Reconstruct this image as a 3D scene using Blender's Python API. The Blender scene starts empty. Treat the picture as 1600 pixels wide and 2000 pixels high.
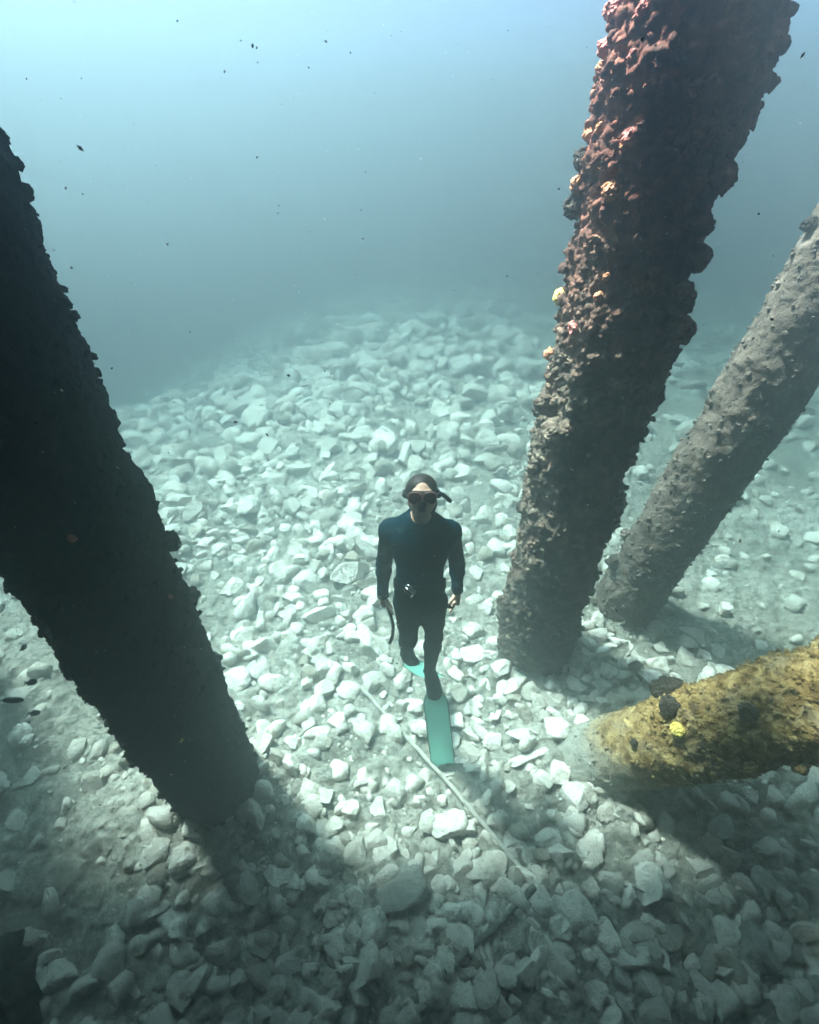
import bpy, bmesh, math, random
import numpy as np
from mathutils import Vector, Matrix, Quaternion

# ------------------------------------------------------------------ camera, sky, sun, exposure
SC = bpy.context.scene
COL = SC.collection
PITCH = math.radians(38.2)
CAMZ = 4.1
FPX = 950.0                                     # focal length in pixels of the 1600 x 2000 photograph
cam_data = bpy.data.cameras.new('camera')
cam_data.sensor_fit = 'HORIZONTAL'
cam_data.sensor_width = 36.0
cam_data.lens = FPX / 1600.0 * 36.0
cam_data.clip_start = 0.05
cam_data.clip_end = 400.0
cam = bpy.data.objects.new('camera', cam_data)
cam.location = (0, 0, CAMZ)
cam.rotation_euler = (math.pi / 2 - PITCH, 0, 0)
COL.objects.link(cam)
SC.camera = cam

SUN_EL, SUN_AZ = math.radians(62.0), math.radians(141.0)   # azimuth from +x, counter-clockwise
SUN_DIR = Vector((math.cos(SUN_EL) * math.cos(SUN_AZ), math.cos(SUN_EL) * math.sin(SUN_AZ), math.sin(SUN_EL)))
world = bpy.data.worlds.new('World')
SC.world = world
world.use_nodes = True
wn = world.node_tree
bg = wn.nodes['Background']
sky = wn.nodes.new('ShaderNodeTexSky')
sky.sky_type = 'NISHITA'
sky.sun_disc = False
sky.dust_density = 0.6
sky.air_density = 0.25
sky.sun_elevation = SUN_EL
sky.sun_rotation = math.atan2(SUN_DIR.x, SUN_DIR.y)
wn.links.new(sky.outputs[0], bg.inputs['Color'])
bg.inputs['Strength'].default_value = 0.05
sun_data = bpy.data.lights.new('sun', 'SUN')
sun_data.energy = 5.0
sun_data.angle = math.radians(6.0)
sun_data.color = (1.0, 0.95, 0.88)
sun = bpy.data.objects.new('sun', sun_data)
sun.rotation_euler = SUN_DIR.to_track_quat('Z', 'Y').to_euler()
sun.location = (-10, 10, 20)
COL.objects.link(sun)

SC.view_settings.view_transform = 'Standard'
SC.view_settings.look = 'None'
SC.view_settings.gamma = 1.0
SC.view_settings.use_curve_mapping = False
SC.view_settings.exposure = 4.0
SC.render.engine = 'CYCLES'
SC.cycles.use_denoising = True
SC.cycles.max_bounces = 6
SC.cycles.diffuse_bounces = 2
SC.cycles.glossy_bounces = 2
SC.cycles.transmission_bounces = 2
SC.cycles.volume_bounces = 1
SC.cycles.sample_clamp_indirect = 6.0
SC.cycles.caustics_reflective = False
SC.cycles.caustics_refractive = False

HAZE_DENSITY = 0.28
HAZE_COLOR = (0.315, 0.405, 0.45)
HAZE_ABSORB = (0.0, 0.03, 0.035)
HAZE_G = 0.80

# ------------------------------------------------------------------ helpers
RIGHT = Vector((1, 0, 0))
FWD = Vector((0, math.cos(PITCH), -math.sin(PITCH)))
UP = Vector((0, math.sin(PITCH), math.cos(PITCH)))
CAM = Vector((0, 0, CAMZ))


def ray(px, py):
    return (FWD * FPX + RIGHT * (px - 800.0) + UP * (1000.0 - py)).normalized()


def at_y(px, py, y):
    d = ray(px, py)
    return CAM + d * (y / d.y)


def at_z(px, py, z=0.0):
    d = ray(px, py)
    return CAM + d * ((z - CAMZ) / d.z)


def px_of(p):
    v = Vector(p) - CAM
    zd = v.dot(FWD)
    return 800 + FPX * v.dot(RIGHT) / zd, 1000 - FPX * v.dot(UP) / zd, zd


def hash3(ix, iy, iz, seed):
    h = (ix.astype(np.int64) * 374761393 + iy.astype(np.int64) * 668265263 + iz.astype(np.int64) * 2147483647 + seed * 974711) & 0xFFFFFFFF
    h = ((h ^ (h >> 13)) * 1274126177) & 0xFFFFFFFF
    h = ((h ^ (h >> 16)) * 2246822519) & 0xFFFFFFFF
    return ((h ^ (h >> 15)) & 0xFFFFFF) / float(0xFFFFFF)


def vnoise(P, seed=0):
    """value noise in -1..1 for an (n,3) array"""
    P = np.asarray(P, dtype=np.float64)
    I = np.floor(P)
    F = P - I
    F = F * F * F * (F * (F * 6 - 15) + 10)
    I = I.astype(np.int64)
    r = 0
    for dx in (0, 1):
        wx = F[:, 0] if dx else 1 - F[:, 0]
        for dy in (0, 1):
            wy = F[:, 1] if dy else 1 - F[:, 1]
            for dz in (0, 1):
                wz = F[:, 2] if dz else 1 - F[:, 2]
                r = r + wx * wy * wz * hash3(I[:, 0] + dx, I[:, 1] + dy, I[:, 2] + dz, seed)
    return r * 2 - 1


def fbm(P, seed=0, octaves=4, gain=0.5):
    P = np.asarray(P, dtype=np.float64)
    a, s, t = 1.0, 0.0, 0.0
    for o in range(octaves):
        s = s + a * vnoise(P * (2.03 ** o) + 17.3 * o, seed + o * 31)
        t += a
        a *= gain
    return s / t


def mesh_from(name, verts, faces, smooth=True):
    me = bpy.data.meshes.new(name)
    verts = np.asarray(verts, dtype=np.float32)
    faces = np.asarray(faces, dtype=np.int32)
    n = faces.shape[1]
    me.vertices.add(len(verts))
    me.vertices.foreach_set('co', verts.ravel())
    me.loops.add(faces.size)
    me.loops.foreach_set('vertex_index', faces.ravel())
    me.polygons.add(len(faces))
    me.polygons.foreach_set('loop_start', np.arange(0, faces.size, n, dtype=np.int32))
    me.update(calc_edges=True)
    me.polygons.foreach_set('use_smooth', np.full(len(faces), smooth, dtype=bool))
    me.validate()
    return me


def link(name, data, mat=None, parent=None):
    o = bpy.data.objects.new(name, data)
    COL.objects.link(o)
    if mat is not None and data is not None and not data.materials:
        data.materials.append(mat)
    if parent is not None:
        o.parent = parent
        o.matrix_parent_inverse = Matrix.Identity(4)
    return o


def tag(o, label=None, cat=None, group=None, kind=None):
    if label:
        o['label'] = label
    if cat:
        o['category'] = cat
    if group:
        o['group'] = group
    if kind:
        o['kind'] = kind
    return o


def ico(sub):
    bm = bmesh.new()
    bmesh.ops.create_icosphere(bm, subdivisions=sub, radius=1.0)
    v = np.array([x.co[:] for x in bm.verts])
    f = np.array([[x.index for x in p.verts] for p in bm.faces])
    bm.free()
    return v, f


ICO = {s: ico(s) for s in (1, 2, 3, 4, 5)}


def tube(points, radii, seg=12, flat=None, cap=True):
    """a swept tube through points; radii scalar or list; flat = (normal, factor) flattens"""
    pts = [Vector(p) for p in points]
    n = len(pts)
    if not hasattr(radii, '__len__'):
        radii = [radii] * n
    V, F = [], []
    t0 = (pts[1] - pts[0]).normalized()
    ref = Vector((0, 0, 1)) if abs(t0.z) < 0.9 else Vector((1, 0, 0))
    a = t0.cross(ref).normalized()
    for i in range(n):
        t = (pts[min(i + 1, n - 1)] - pts[max(i - 1, 0)]).normalized()
        a = (a - t * a.dot(t)).normalized()
        b = t.cross(a)
        for k in range(seg):
            an = 2 * math.pi * k / seg
            off = (a * math.cos(an) + b * math.sin(an)) * radii[i]
            if flat:
                nn, fac = flat
                off = off - nn * off.dot(nn) * (1 - fac)
            V.append((pts[i] + off)[:])
    for i in range(n - 1):
        for k in range(seg):
            k2 = (k + 1) % seg
            F.append((i * seg + k, i * seg + k2, (i + 1) * seg + k2, (i + 1) * seg + k))
    if cap:
        for i, sgn in ((0, -1), (n - 1, 1)):
            c = len(V)
            V.append(pts[i][:])
            for k in range(seg):
                k2 = (k + 1) % seg
                q = (i * seg + k, i * seg + k2, c, c) if sgn > 0 else (i * seg + k2, i * seg + k, c, c)
                F.append(q)
    return V, F


def poly_mesh(name, V, F, smooth=True):
    me = bpy.data.meshes.new(name)
    F = [tuple(dict.fromkeys(f)) for f in F]
    me.from_pydata([tuple(v) for v in V], [], F)
    me.polygons.foreach_set('use_smooth', np.full(len(me.polygons), smooth, dtype=bool))
    me.update()
    return me


def join_blobs(parts):
    """list of (verts, faces) -> one"""
    V, F, n = [], [], 0
    for v, f in parts:
        V.append(v)
        F.append(f + n)
        n += len(v)
    return np.concatenate(V), np.concatenate(F)


def rot_rand(rng, tilt=math.pi):
    q = Quaternion((0, 0, 1), rng.uniform(0, 2 * math.pi))
    ax = Vector((rng.gauss(0, 1), rng.gauss(0, 1), 0.001)).normalized()
    return (Quaternion(ax, rng.uniform(-tilt, tilt)) @ q).to_matrix()


# ------------------------------------------------------------------ materials
def new_mat(name):
    m = bpy.data.materials.new(name)
    m.use_nodes = True
    nt = m.node_tree
    b = nt.nodes['Principled BSDF']
    return m, nt, b


def ramp(nt, stops, src, interp='LINEAR'):
    r = nt.nodes.new('ShaderNodeValToRGB')
    r.color_ramp.interpolation = interp
    els = r.color_ramp.elements
    while len(els) < len(stops):
        els.new(0.5)
    for e, (p, c) in zip(els, stops):
        e.position = p
        e.color = (*c, 1)
    nt.links.new(src, r.inputs[0])
    return r.outputs[0]


def noise(nt, vec, scale, detail=6, rough=0.6, dist=0.0):
    n = nt.nodes.new('ShaderNodeTexNoise')
    n.inputs['Scale'].default_value = scale
    n.inputs['Detail'].default_value = detail
    n.inputs['Roughness'].default_value = rough
    n.inputs['Distortion'].default_value = dist
    nt.links.new(vec, n.inputs['Vector'])
    return n.outputs['Fac']


def coords(nt, kind='Object'):
    if kind == 'World':
        return nt.nodes.new('ShaderNodeNewGeometry').outputs['Position']
    return nt.nodes.new('ShaderNodeTexCoord').outputs[kind]


def mix(nt, a, b, fac, mode='MIX'):
    m = nt.nodes.new('ShaderNodeMix')
    m.data_type = 'RGBA'
    m.blend_type = mode
    for i, s in ((6, a), (7, b)):
        if isinstance(s, tuple):
            m.inputs[i].default_value = (*s, 1)
        else:
            nt.links.new(s, m.inputs[i])
    if isinstance(fac, (int, float)):
        m.inputs[0].default_value = fac
    else:
        nt.links.new(fac, m.inputs[0])
    return m.outputs[2]


def bump(nt, b, h, dist, strength=1.0, prev=None):
    n = nt.nodes.new('ShaderNodeBump')
    n.inputs['Distance'].default_value = dist
    n.inputs['Strength'].default_value = strength
    nt.links.new(h, n.inputs['Height'])
    if prev is not None:
        nt.links.new(prev, n.inputs['Normal'])
    nt.links.new(n.outputs[0], b.inputs['Normal'])
    return n.outputs[0]


def stone_mat(name, light, dark, blotch, space='World'):
    m, nt, b = new_mat(name)
    c = coords(nt, space)
    n1 = noise(nt, c, 7.0, 8, 0.65)
    n2 = noise(nt, c, 34.0, 6, 0.7)
    n3 = noise(nt, c, 2.2, 4, 0.6)
    base = ramp(nt, [(0.30, dark), (0.62, light)], n1)
    base = mix(nt, base, blotch, ramp(nt, [(0.48, (0, 0, 0)), (0.70, (0.75, 0.75, 0.75))], n3))
    pit = ramp(nt, [(0.32, (0.50, 0.49, 0.44)), (0.48, (1, 1, 1))], n2)
    base = mix(nt, base, pit, 0.85, 'MULTIPLY')
    oi = nt.nodes.new('ShaderNodeObjectInfo').outputs['Random']
    if name == 'rubble_limestone':
        oi = nt.nodes.new('ShaderNodeNewGeometry').outputs['Random Per Island']
    tint = ramp(nt, [(0.0, (0.48, 0.45, 0.40)), (0.22, (0.80, 0.80, 0.78)), (0.6, (0.97, 0.96, 0.93)), (1.0, (1.12, 1.10, 1.06))], oi)
    base = mix(nt, base, tint, 1.0, 'MULTIPLY')
    nt.links.new(base, b.inputs['Base Color'])
    b.inputs['Roughness'].default_value = 0.92
    b.inputs['Specular IOR Level'].default_value = 0.15
    p = bump(nt, b, n2, 0.022, 0.9)
    bump(nt, b, n1, 0.06, 0.8, p)
    return m


M = {}
M['stone'] = stone_mat('pale_limestone', (0.92, 0.895, 0.83), (0.70, 0.685, 0.62), (0.58, 0.555, 0.47))
M['rubble'] = stone_mat('rubble_limestone', (0.90, 0.875, 0.80), (0.64, 0.62, 0.55), (0.50, 0.475, 0.40))
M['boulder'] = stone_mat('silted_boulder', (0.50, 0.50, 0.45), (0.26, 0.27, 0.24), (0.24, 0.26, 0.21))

m, nt, b = new_mat('seabed_silt')
c = coords(nt, 'World')
n1 = noise(nt, c, 1.1, 8, 0.65)
n2 = noise(nt, c, 16.0, 8, 0.72)
n3 = noise(nt, c, 60.0, 4, 0.7)
base = ramp(nt, [(0.34, (0.44, 0.435, 0.375)), (0.62, (0.74, 0.725, 0.65))], n1)
base = mix(nt, base, ramp(nt, [(0.36, (0.34, 0.34, 0.31)), (0.60, (1.08, 1.07, 1.02))], n2), 0.9, 'MULTIPLY')
nt.links.new(base, b.inputs['Base Color'])
b.inputs['Roughness'].default_value = 0.95
b.inputs['Specular IOR Level'].default_value = 0.1
vo = nt.nodes.new('ShaderNodeTexVoronoi')
vo.inputs['Scale'].default_value = 28.0
nt.links.new(c, vo.inputs['Vector'])
p = bump(nt, b, n2, 0.09, 1.0)
p = bump(nt, b, vo.outputs['Distance'], 0.02, 0.8, p)
bump(nt, b, n3, 0.02, 1.0, p)
M['seabed'] = m


def growth_mat(name, cols, speck, bumpd=0.012, zmix=None, scale=1.0, speck_amt=0.70):
    """encrusting growth: patchy colours, pale specks; zmix = (z0, z1, lower colours) blends to another community lower on the pile"""
    m, nt, b = new_mat(name)
    c = coords(nt, 'World')
    n1 = noise(nt, c, 9.0 * scale, 7, 0.7, 0.6)
    n2 = noise(nt, c, 45.0 * scale, 5, 0.7)
    n3 = noise(nt, c, 3.2 * scale, 5, 0.6)
    base = ramp(nt, [(0.30, cols[0]), (0.47, cols[1]), (0.60, cols[2]), (0.74, cols[3])], n1)
    if zmix:
        z0, z1, lc = zmix
        low = ramp(nt, [(0.30, lc[0]), (0.47, lc[1]), (0.60, lc[2]), (0.74, lc[3])], n1)
        sep = nt.nodes.new('ShaderNodeSeparateXYZ')
        nt.links.new(c, sep.inputs[0])
        mp = nt.nodes.new('ShaderNodeMapRange')
        mp.inputs['From Min'].default_value = z0
        mp.inputs['From Max'].default_value = z1
        nt.links.new(sep.outputs['Z'], mp.inputs['Value'])
        ad = nt.nodes.new('ShaderNodeMath')
        ad.operation = 'MULTIPLY_ADD'
        nt.links.new(n3, ad.inputs[0])
        ad.inputs[1].default_value = 1.6
        ad.inputs[2].default_value = -0.8
        sm = nt.nodes.new('ShaderNodeMath')
        sm.operation = 'ADD'
        sm.use_clamp = True
        nt.links.new(mp.outputs[0], sm.inputs[0])
        nt.links.new(ad.outputs[0], sm.inputs[1])
        base = mix(nt, low, base, sm.outputs[0])
    v = nt.nodes.new('ShaderNodeTexVoronoi')
    v.inputs['Scale'].default_value = 70.0 * scale
    nt.links.new(c, v.inputs['Vector'])
    sp = ramp(nt, [(0.10, (1, 1, 1)), (0.20, (0, 0, 0))], v.outputs['Distance'])
    gate = ramp(nt, [(speck_amt - 0.1, (0, 0, 0)), (speck_amt, (1, 1, 1))], n2)
    base = mix(nt, base, speck, mix(nt, sp, gate, 1.0, 'MULTIPLY'))
    nt.links.new(base, b.inputs['Base Color'])
    b.inputs['Roughness'].default_value = 0.8
    b.inputs['Specular IOR Level'].default_value = 0.25
    p = bump(nt, b, n2, bumpd, 1.0)
    bump(nt, b, n1, bumpd * 3, 0.8, p)
    return m


RED = [(0.035, 0.014, 0.012), (0.13, 0.042, 0.030), (0.29, 0.105, 0.070), (0.56, 0.32, 0.19)]
BROWN = [(0.028, 0.025, 0.020), (0.085, 0.070, 0.052), (0.20, 0.165, 0.125), (0.36, 0.31, 0.23)]
M['growth_red'] = growth_mat('red_encrusting_growth', RED, (0.75, 0.62, 0.5), zmix=(2.9, 4.1, BROWN))
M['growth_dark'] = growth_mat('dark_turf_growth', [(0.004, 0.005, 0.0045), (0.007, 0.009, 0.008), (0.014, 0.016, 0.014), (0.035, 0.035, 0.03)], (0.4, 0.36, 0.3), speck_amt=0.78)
M['growth_grey'] = growth_mat('silty_brown_growth', [(0.045, 0.038, 0.030), (0.105, 0.086, 0.068), (0.19, 0.155, 0.125), (0.34, 0.29, 0.24)], (0.5, 0.46, 0.4))
M['growth_gold'] = growth_mat('golden_algae_growth', [(0.055, 0.034, 0.012), (0.25, 0.155, 0.050), (0.52, 0.38, 0.15), (0.88, 0.74, 0.42)], (0.95, 0.85, 0.55), scale=1.6, speck_amt=0.55,
                              zmix=(0.35, 0.7, [(0.24, 0.24, 0.20), (0.34, 0.34, 0.29), (0.44, 0.44, 0.38), (0.55, 0.54, 0.47)]))


def plain(name, col, rough=0.6, spec=0.3, var=0.25, scale=30.0, bumpd=0.0, metal=0.0, space='Object'):
    m, nt, b = new_mat(name)
    c = coords(nt, space)
    n = noise(nt, c, scale, 5, 0.6)
    lo = tuple(x * (1 - var) for x in col)
    hi = tuple(min(1, x * (1 + var)) for x in col)
    nt.links.new(ramp(nt, [(0.3, lo), (0.7, hi)], n), b.inputs['Base Color'])
    b.inputs['Roughness'].default_value = rough
    b.inputs['Specular IOR Level'].default_value = spec
    b.inputs['Metallic'].default_value = metal
    if bumpd:
        bump(nt, b, n, bumpd, 0.8)
    return m


M['knob_orange'] = plain('orange_sponge', (0.50, 0.23, 0.13), 0.8, 0.2, 0.4, 60, 0.004, space='World')
M['knob_yellow'] = plain('yellow_sponge', (0.78, 0.62, 0.16), 0.8, 0.2, 0.25, 60, 0.003, space='World')
M['knob_dark'] = growth_mat('dark_sponge', [(0.012, 0.011, 0.010), (0.035, 0.030, 0.025), (0.075, 0.062, 0.050), (0.15, 0.12, 0.10)], (0.4, 0.36, 0.3), scale=1.5)
M['knob_pink'] = plain('pink_barnacle', (0.45, 0.17, 0.15), 0.8, 0.25, 0.4, 70, 0.004, space='World')
M['neoprene'] = plain('black_neoprene', (0.0003, 0.0100, 0.0150), 0.7, 0.03, 0.3, 14, 0.006)
M['neoprene_foot'] = plain('foot_pocket_rubber', (0.001, 0.010, 0.013), 0.6, 0.04, 0.2, 25, 0.0)
M['skin'] = plain('skin', (0.55, 0.39, 0.29), 0.55, 0.35, 0.10, 60, 0.0006)
M['lip'] = plain('lips', (0.30, 0.135, 0.11), 0.5, 0.3, 0.1, 60)
M['stubble'] = plain('stubbled_skin', (0.46, 0.33, 0.25), 0.65, 0.2, 0.35, 260)
M['hair'] = plain('wet_brown_hair', (0.012, 0.010, 0.008), 0.55, 0.2, 0.5, 160, 0.002)
M['rubber'] = plain('black_rubber', (0.006, 0.008, 0.009), 0.5, 0.15, 0.2, 40)
M['lens'] = plain('tinted_mask_lens', (0.075, 0.026, 0.016), 0.12, 0.5, 0.1, 10)
M['rim'] = plain('rose_lens_rim', (0.42, 0.17, 0.13), 0.3, 0.5, 0.1, 40)
M['steel'] = plain('buckle_steel', (0.75, 0.75, 0.74), 0.25, 0.5, 0.1, 40, 0, 1.0)
M['fin'] = plain('teal_fin_blade', (0.60, 0.90, 0.83), 0.45, 0.4, 0.06, 6)
_nt = M['fin'].node_tree
_tr = _nt.nodes.new('ShaderNodeBsdfTranslucent')
_tr.inputs['Color'].default_value = (0.55, 0.92, 0.84, 1)
_mx = _nt.nodes.new('ShaderNodeMixShader')
_mx.inputs[0].default_value = 0.62
_nt.links.new(_nt.nodes['Principled BSDF'].outputs[0], _mx.inputs[1])
_nt.links.new(_tr.outputs[0], _mx.inputs[2])
_nt.links.new(_mx.outputs[0], _nt.nodes['Material Output'].inputs['Surface'])
M['fin_rail'] = plain('dark_fin_rail', (0.06, 0.15, 0.13), 0.5, 0.4, 0.2, 20)
M['fish'] = plain('dark_fish_scales', (0.03, 0.045, 0.045), 0.4, 0.4, 0.4, 90)
M['silt_pole'] = plain('silted_pole', (0.40, 0.39, 0.34), 0.9, 0.1, 0.35, 25, 0.01, space='World')
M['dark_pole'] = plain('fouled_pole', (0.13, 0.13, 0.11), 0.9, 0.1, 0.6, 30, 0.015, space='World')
M['concrete'] = plain('pier_concrete', (0.33, 0.33, 0.31), 0.9, 0.2, 0.25, 3, 0.01, space='World')
M['speck_dark'] = plain('dark_speck', (0.02, 0.02, 0.02), 0.9, 0.1)
M['speck_pale'] = plain('pale_speck', (0.85, 0.84, 0.80), 0.7, 0.3)

# ------------------------------------------------------------------ the seabed


def terrain_xy(x, y):
    x = np.asarray(x, dtype=np.float64)
    y = np.asarray(y, dtype=np.float64)
    P = np.stack([x, y, np.zeros_like(x)], -1)
    h = 0.16 * fbm(P * 0.35 + 5.1, 3, 3) + 0.12 * fbm(P * 1.3, 9, 4) + 0.06 * fbm(P * 5.0, 21, 4)
    # far floor: a mound straight ahead, falling away to the far left
    drop = np.clip((y - 3.8) / 9.0, 0, 1) * np.clip((-x - 0.6 - 0.05 * (y - 6)) / 10.0, 0, 1)
    h = h - 3.0 * drop * drop * (3 - 2 * drop)
    h = h + 0.45 * np.exp(-((x - 0.2) ** 2 / 9.0 + (y - 9.5) ** 2 / 14.0))
    h = h - 3.0 * np.clip((y - 7.0) / 24.0, 0, 1) ** 1.7
    for mx, my in ((-1.5, 1.6), (0.95, 2.95), (2.3, 3.5), (1.5, 1.95)):
        h = h + 0.10 * np.exp(-((x - mx) ** 2 + (y - my) ** 2) / 0.30)      # silt and rubble banked up round the piles
    return h


Z0 = float(terrain_xy([0.25], [1.85])[0])


def ground_z(x, y):
    return float(terrain_xy([x], [y])[0]) - Z0


def axis_pts(lo, hi, fine_lo, fine_hi, step, grow=1.12):
    a = list(np.arange(fine_lo, fine_hi, step))
    s, v = step, fine_hi
    while v < hi:
        a.append(v)
        s *= grow
        v += s
    a.append(hi)
    s, v, pre = step, fine_lo, []
    while v > lo:
        s *= grow
        v -= s
        pre.append(v)
    pre.append(min(lo, pre[-1] - step) if pre else lo)
    return np.array(sorted(pre) + a)


xs = axis_pts(-60, 60, -4.6, 4.6, 0.028)
ys = axis_pts(-40, 60, -0.3, 7.0, 0.028)
X, Y = np.meshgrid(xs, ys)
P3 = np.stack([X.ravel(), Y.ravel(), np.zeros(X.size)], -1)
Zg = terrain_xy(X.ravel(), Y.ravel()) - Z0
near = np.clip(1.3 - np.hypot(P3[:, 0], P3[:, 1]) / 14.0, 0, 1)
Zg = Zg + near * (0.070 * np.abs(fbm(P3 * 7.0, 51, 3)) + 0.035 * fbm(P3 * 19.0, 77, 2))
nx, ny = len(xs), len(ys)
idx = np.arange(nx * ny).reshape(ny, nx)
Fq = np.stack([idx[:-1, :-1].ravel(), idx[:-1, 1:].ravel(), idx[1:, 1:].ravel(), idx[1:, :-1].ravel()], -1)
seabed = link('seabed', mesh_from('seabed', np.stack([X.ravel(), Y.ravel(), Zg], -1), Fq), M['seabed'])
tag(seabed, 'pale silty rubble floor of the sea under the pier', None, None, 'structure')


def at_ground(px, py):
    p = at_z(px, py, 0)
    for _ in range(4):
        p = at_z(px, py, ground_z(p.x, p.y))
    return p


# ------------------------------------------------------------------ piles of the pier
def blob(rng, sub, size, rough=0.35, squash=(1, 1, 1)):
    v, f = ICO[sub]
    s = rng.randint(0, 10 ** 6)
    d = 1 + rough * fbm(v * 1.7 + s % 97, s, 3)
    w = v * d[:, None] * np.array(squash) * size
    return w, f


def pile_axis_hit(base, ax, r, px, py):
    """where the pixel's ray meets the pile (or passes closest to it): point on the surface, outward normal"""
    d = ray(px, py)
    w = CAM - base
    dp = d - ax * d.dot(ax)
    wp = w - ax * w.dot(ax)
    A, B, Cc = dp.dot(dp), 2 * dp.dot(wp), wp.dot(wp) - r * r
    disc = B * B - 4 * A * Cc
    t = (-B - math.sqrt(disc)) / (2 * A) if disc > 0 else -B / (2 * A)
    p = CAM + d * t
    q = base + ax * (p - base).dot(ax)
    n = (p - q).normalized()
    return q + n * r, n


def make_pile(name, label, base, top, r, seed, mat, rough, knobs, n_growth, growth_mat_, rings=560, seg=190, rfun=None, group='pier piles', growth_size=(0.004, 0.024), zlow=-0.5):
    rng = random.Random(seed)
    ax = (top - base).normalized()
    base0 = base + ax * (zlow / ax.z)
    L = (top - base0).length
    e1 = ax.cross(Vector((0, 1, 0.2))).normalized()
    e2 = ax.cross(e1)
    ts = np.linspace(0, L, rings)
    th = np.linspace(0, 2 * math.pi, seg, endpoint=False)
    T, TH = np.meshgrid(ts, th, indexing='ij')
    A, E1, E2, B0 = (np.array(v[:]) for v in (ax, e1, e2, base0))
    N = np.cos(TH)[..., None] * E1 + np.sin(TH)[..., None] * E2
    C = B0 + T[..., None] * A
    S = (C + N * r).reshape(-1, 3)
    amp = rough * (1.0 if rfun is None else np.array([rfun(t) for t in ts]).repeat(seg))
    d = amp * (0.065 * fbm(S * 2.6, seed, 3) + 0.060 * np.maximum(0, fbm(S * 6.0, seed + 5, 3)) + 0.034 * np.abs(fbm(S * 15, seed + 9, 3)) + 0.022 * fbm(S * 38, seed + 13, 3))
    V = S + N.reshape(-1, 3) * d[:, None]
    idx = np.arange(rings * seg).reshape(rings, seg)
    nxt = np.roll(idx, -1, axis=1)
    F = np.stack([idx[:-1].ravel(), nxt[:-1].ravel(), nxt[1:].ravel(), idx[1:].ravel()], -1)
    root = link(name, None)
    tag(root, label, 'pile', group)
    shaft = link('shaft', mesh_from('shaft', V, F), mat, root)
    # encrusting lumps too small to pick apart: one part
    Vr = V.reshape(rings, seg, 3)
    parts = []
    protos = [blob(rng, sub_, 1.0, 0.95) for sub_ in (1, 2) for _ in range(14)]
    for _ in range(n_growth):
        i, k = rng.randrange(rings), rng.randrange(seg)
        p = Vr[i, k]
        s = (growth_size[0] + (growth_size[1] - growth_size[0]) * rng.random() ** 3.0) * (0.6 + 0.4 * rough)
        if rfun is not None and rng.random() > rfun(ts[i]):
            continue
        v, f = protos[rng.randrange(14) + (14 if s > 0.012 else 0)]
        v = v * (s * rng.uniform(0.7, 1.3), s * rng.uniform(0.7, 1.3), s * rng.uniform(0.7, 1.5))
        R = np.array(rot_rand(rng))
        parts.append((v @ R.T + p + N[i, k] * s * 0.3, f))
    if parts:
        v, f = join_blobs(parts)
        g = link('marine_growth', mesh_from('marine_growth', v, f), growth_mat_, root)
        tag(g, kind='stuff')
    # knobs the photograph shows one by one
    for (px, py, size, kmat, kname) in knobs:
        p, n = pile_axis_hit(base, ax, r * (0.98 + 0.05 * rough), px, py)
        zd = (p - CAM).dot(FWD)
        s = size * zd / FPX * 0.5
        v, f = blob(rng, 5, s, 0.30, (rng.uniform(0.85, 1.15), rng.uniform(0.85, 1.1), rng.uniform(0.9, 1.3)))
        v = v * (1 + 0.30 * fbm(v / s * 3.6, seed + int(px), 5, 0.65))[:, None]
        R = np.array(rot_rand(rng))
        w = v @ R.T + np.array(p[:]) + np.array(n[:]) * s * 0.45
        link(kname, mesh_from(kname, w, f), M[kmat], root)
    return root


DECK_Z = 4.8
ground = lambda px, py: at_ground(px, py)


def upright(base, z=DECK_Z, lean=(0, 0)):
    return Vector((base.x + lean[0], base.y + lean[1], z))


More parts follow.
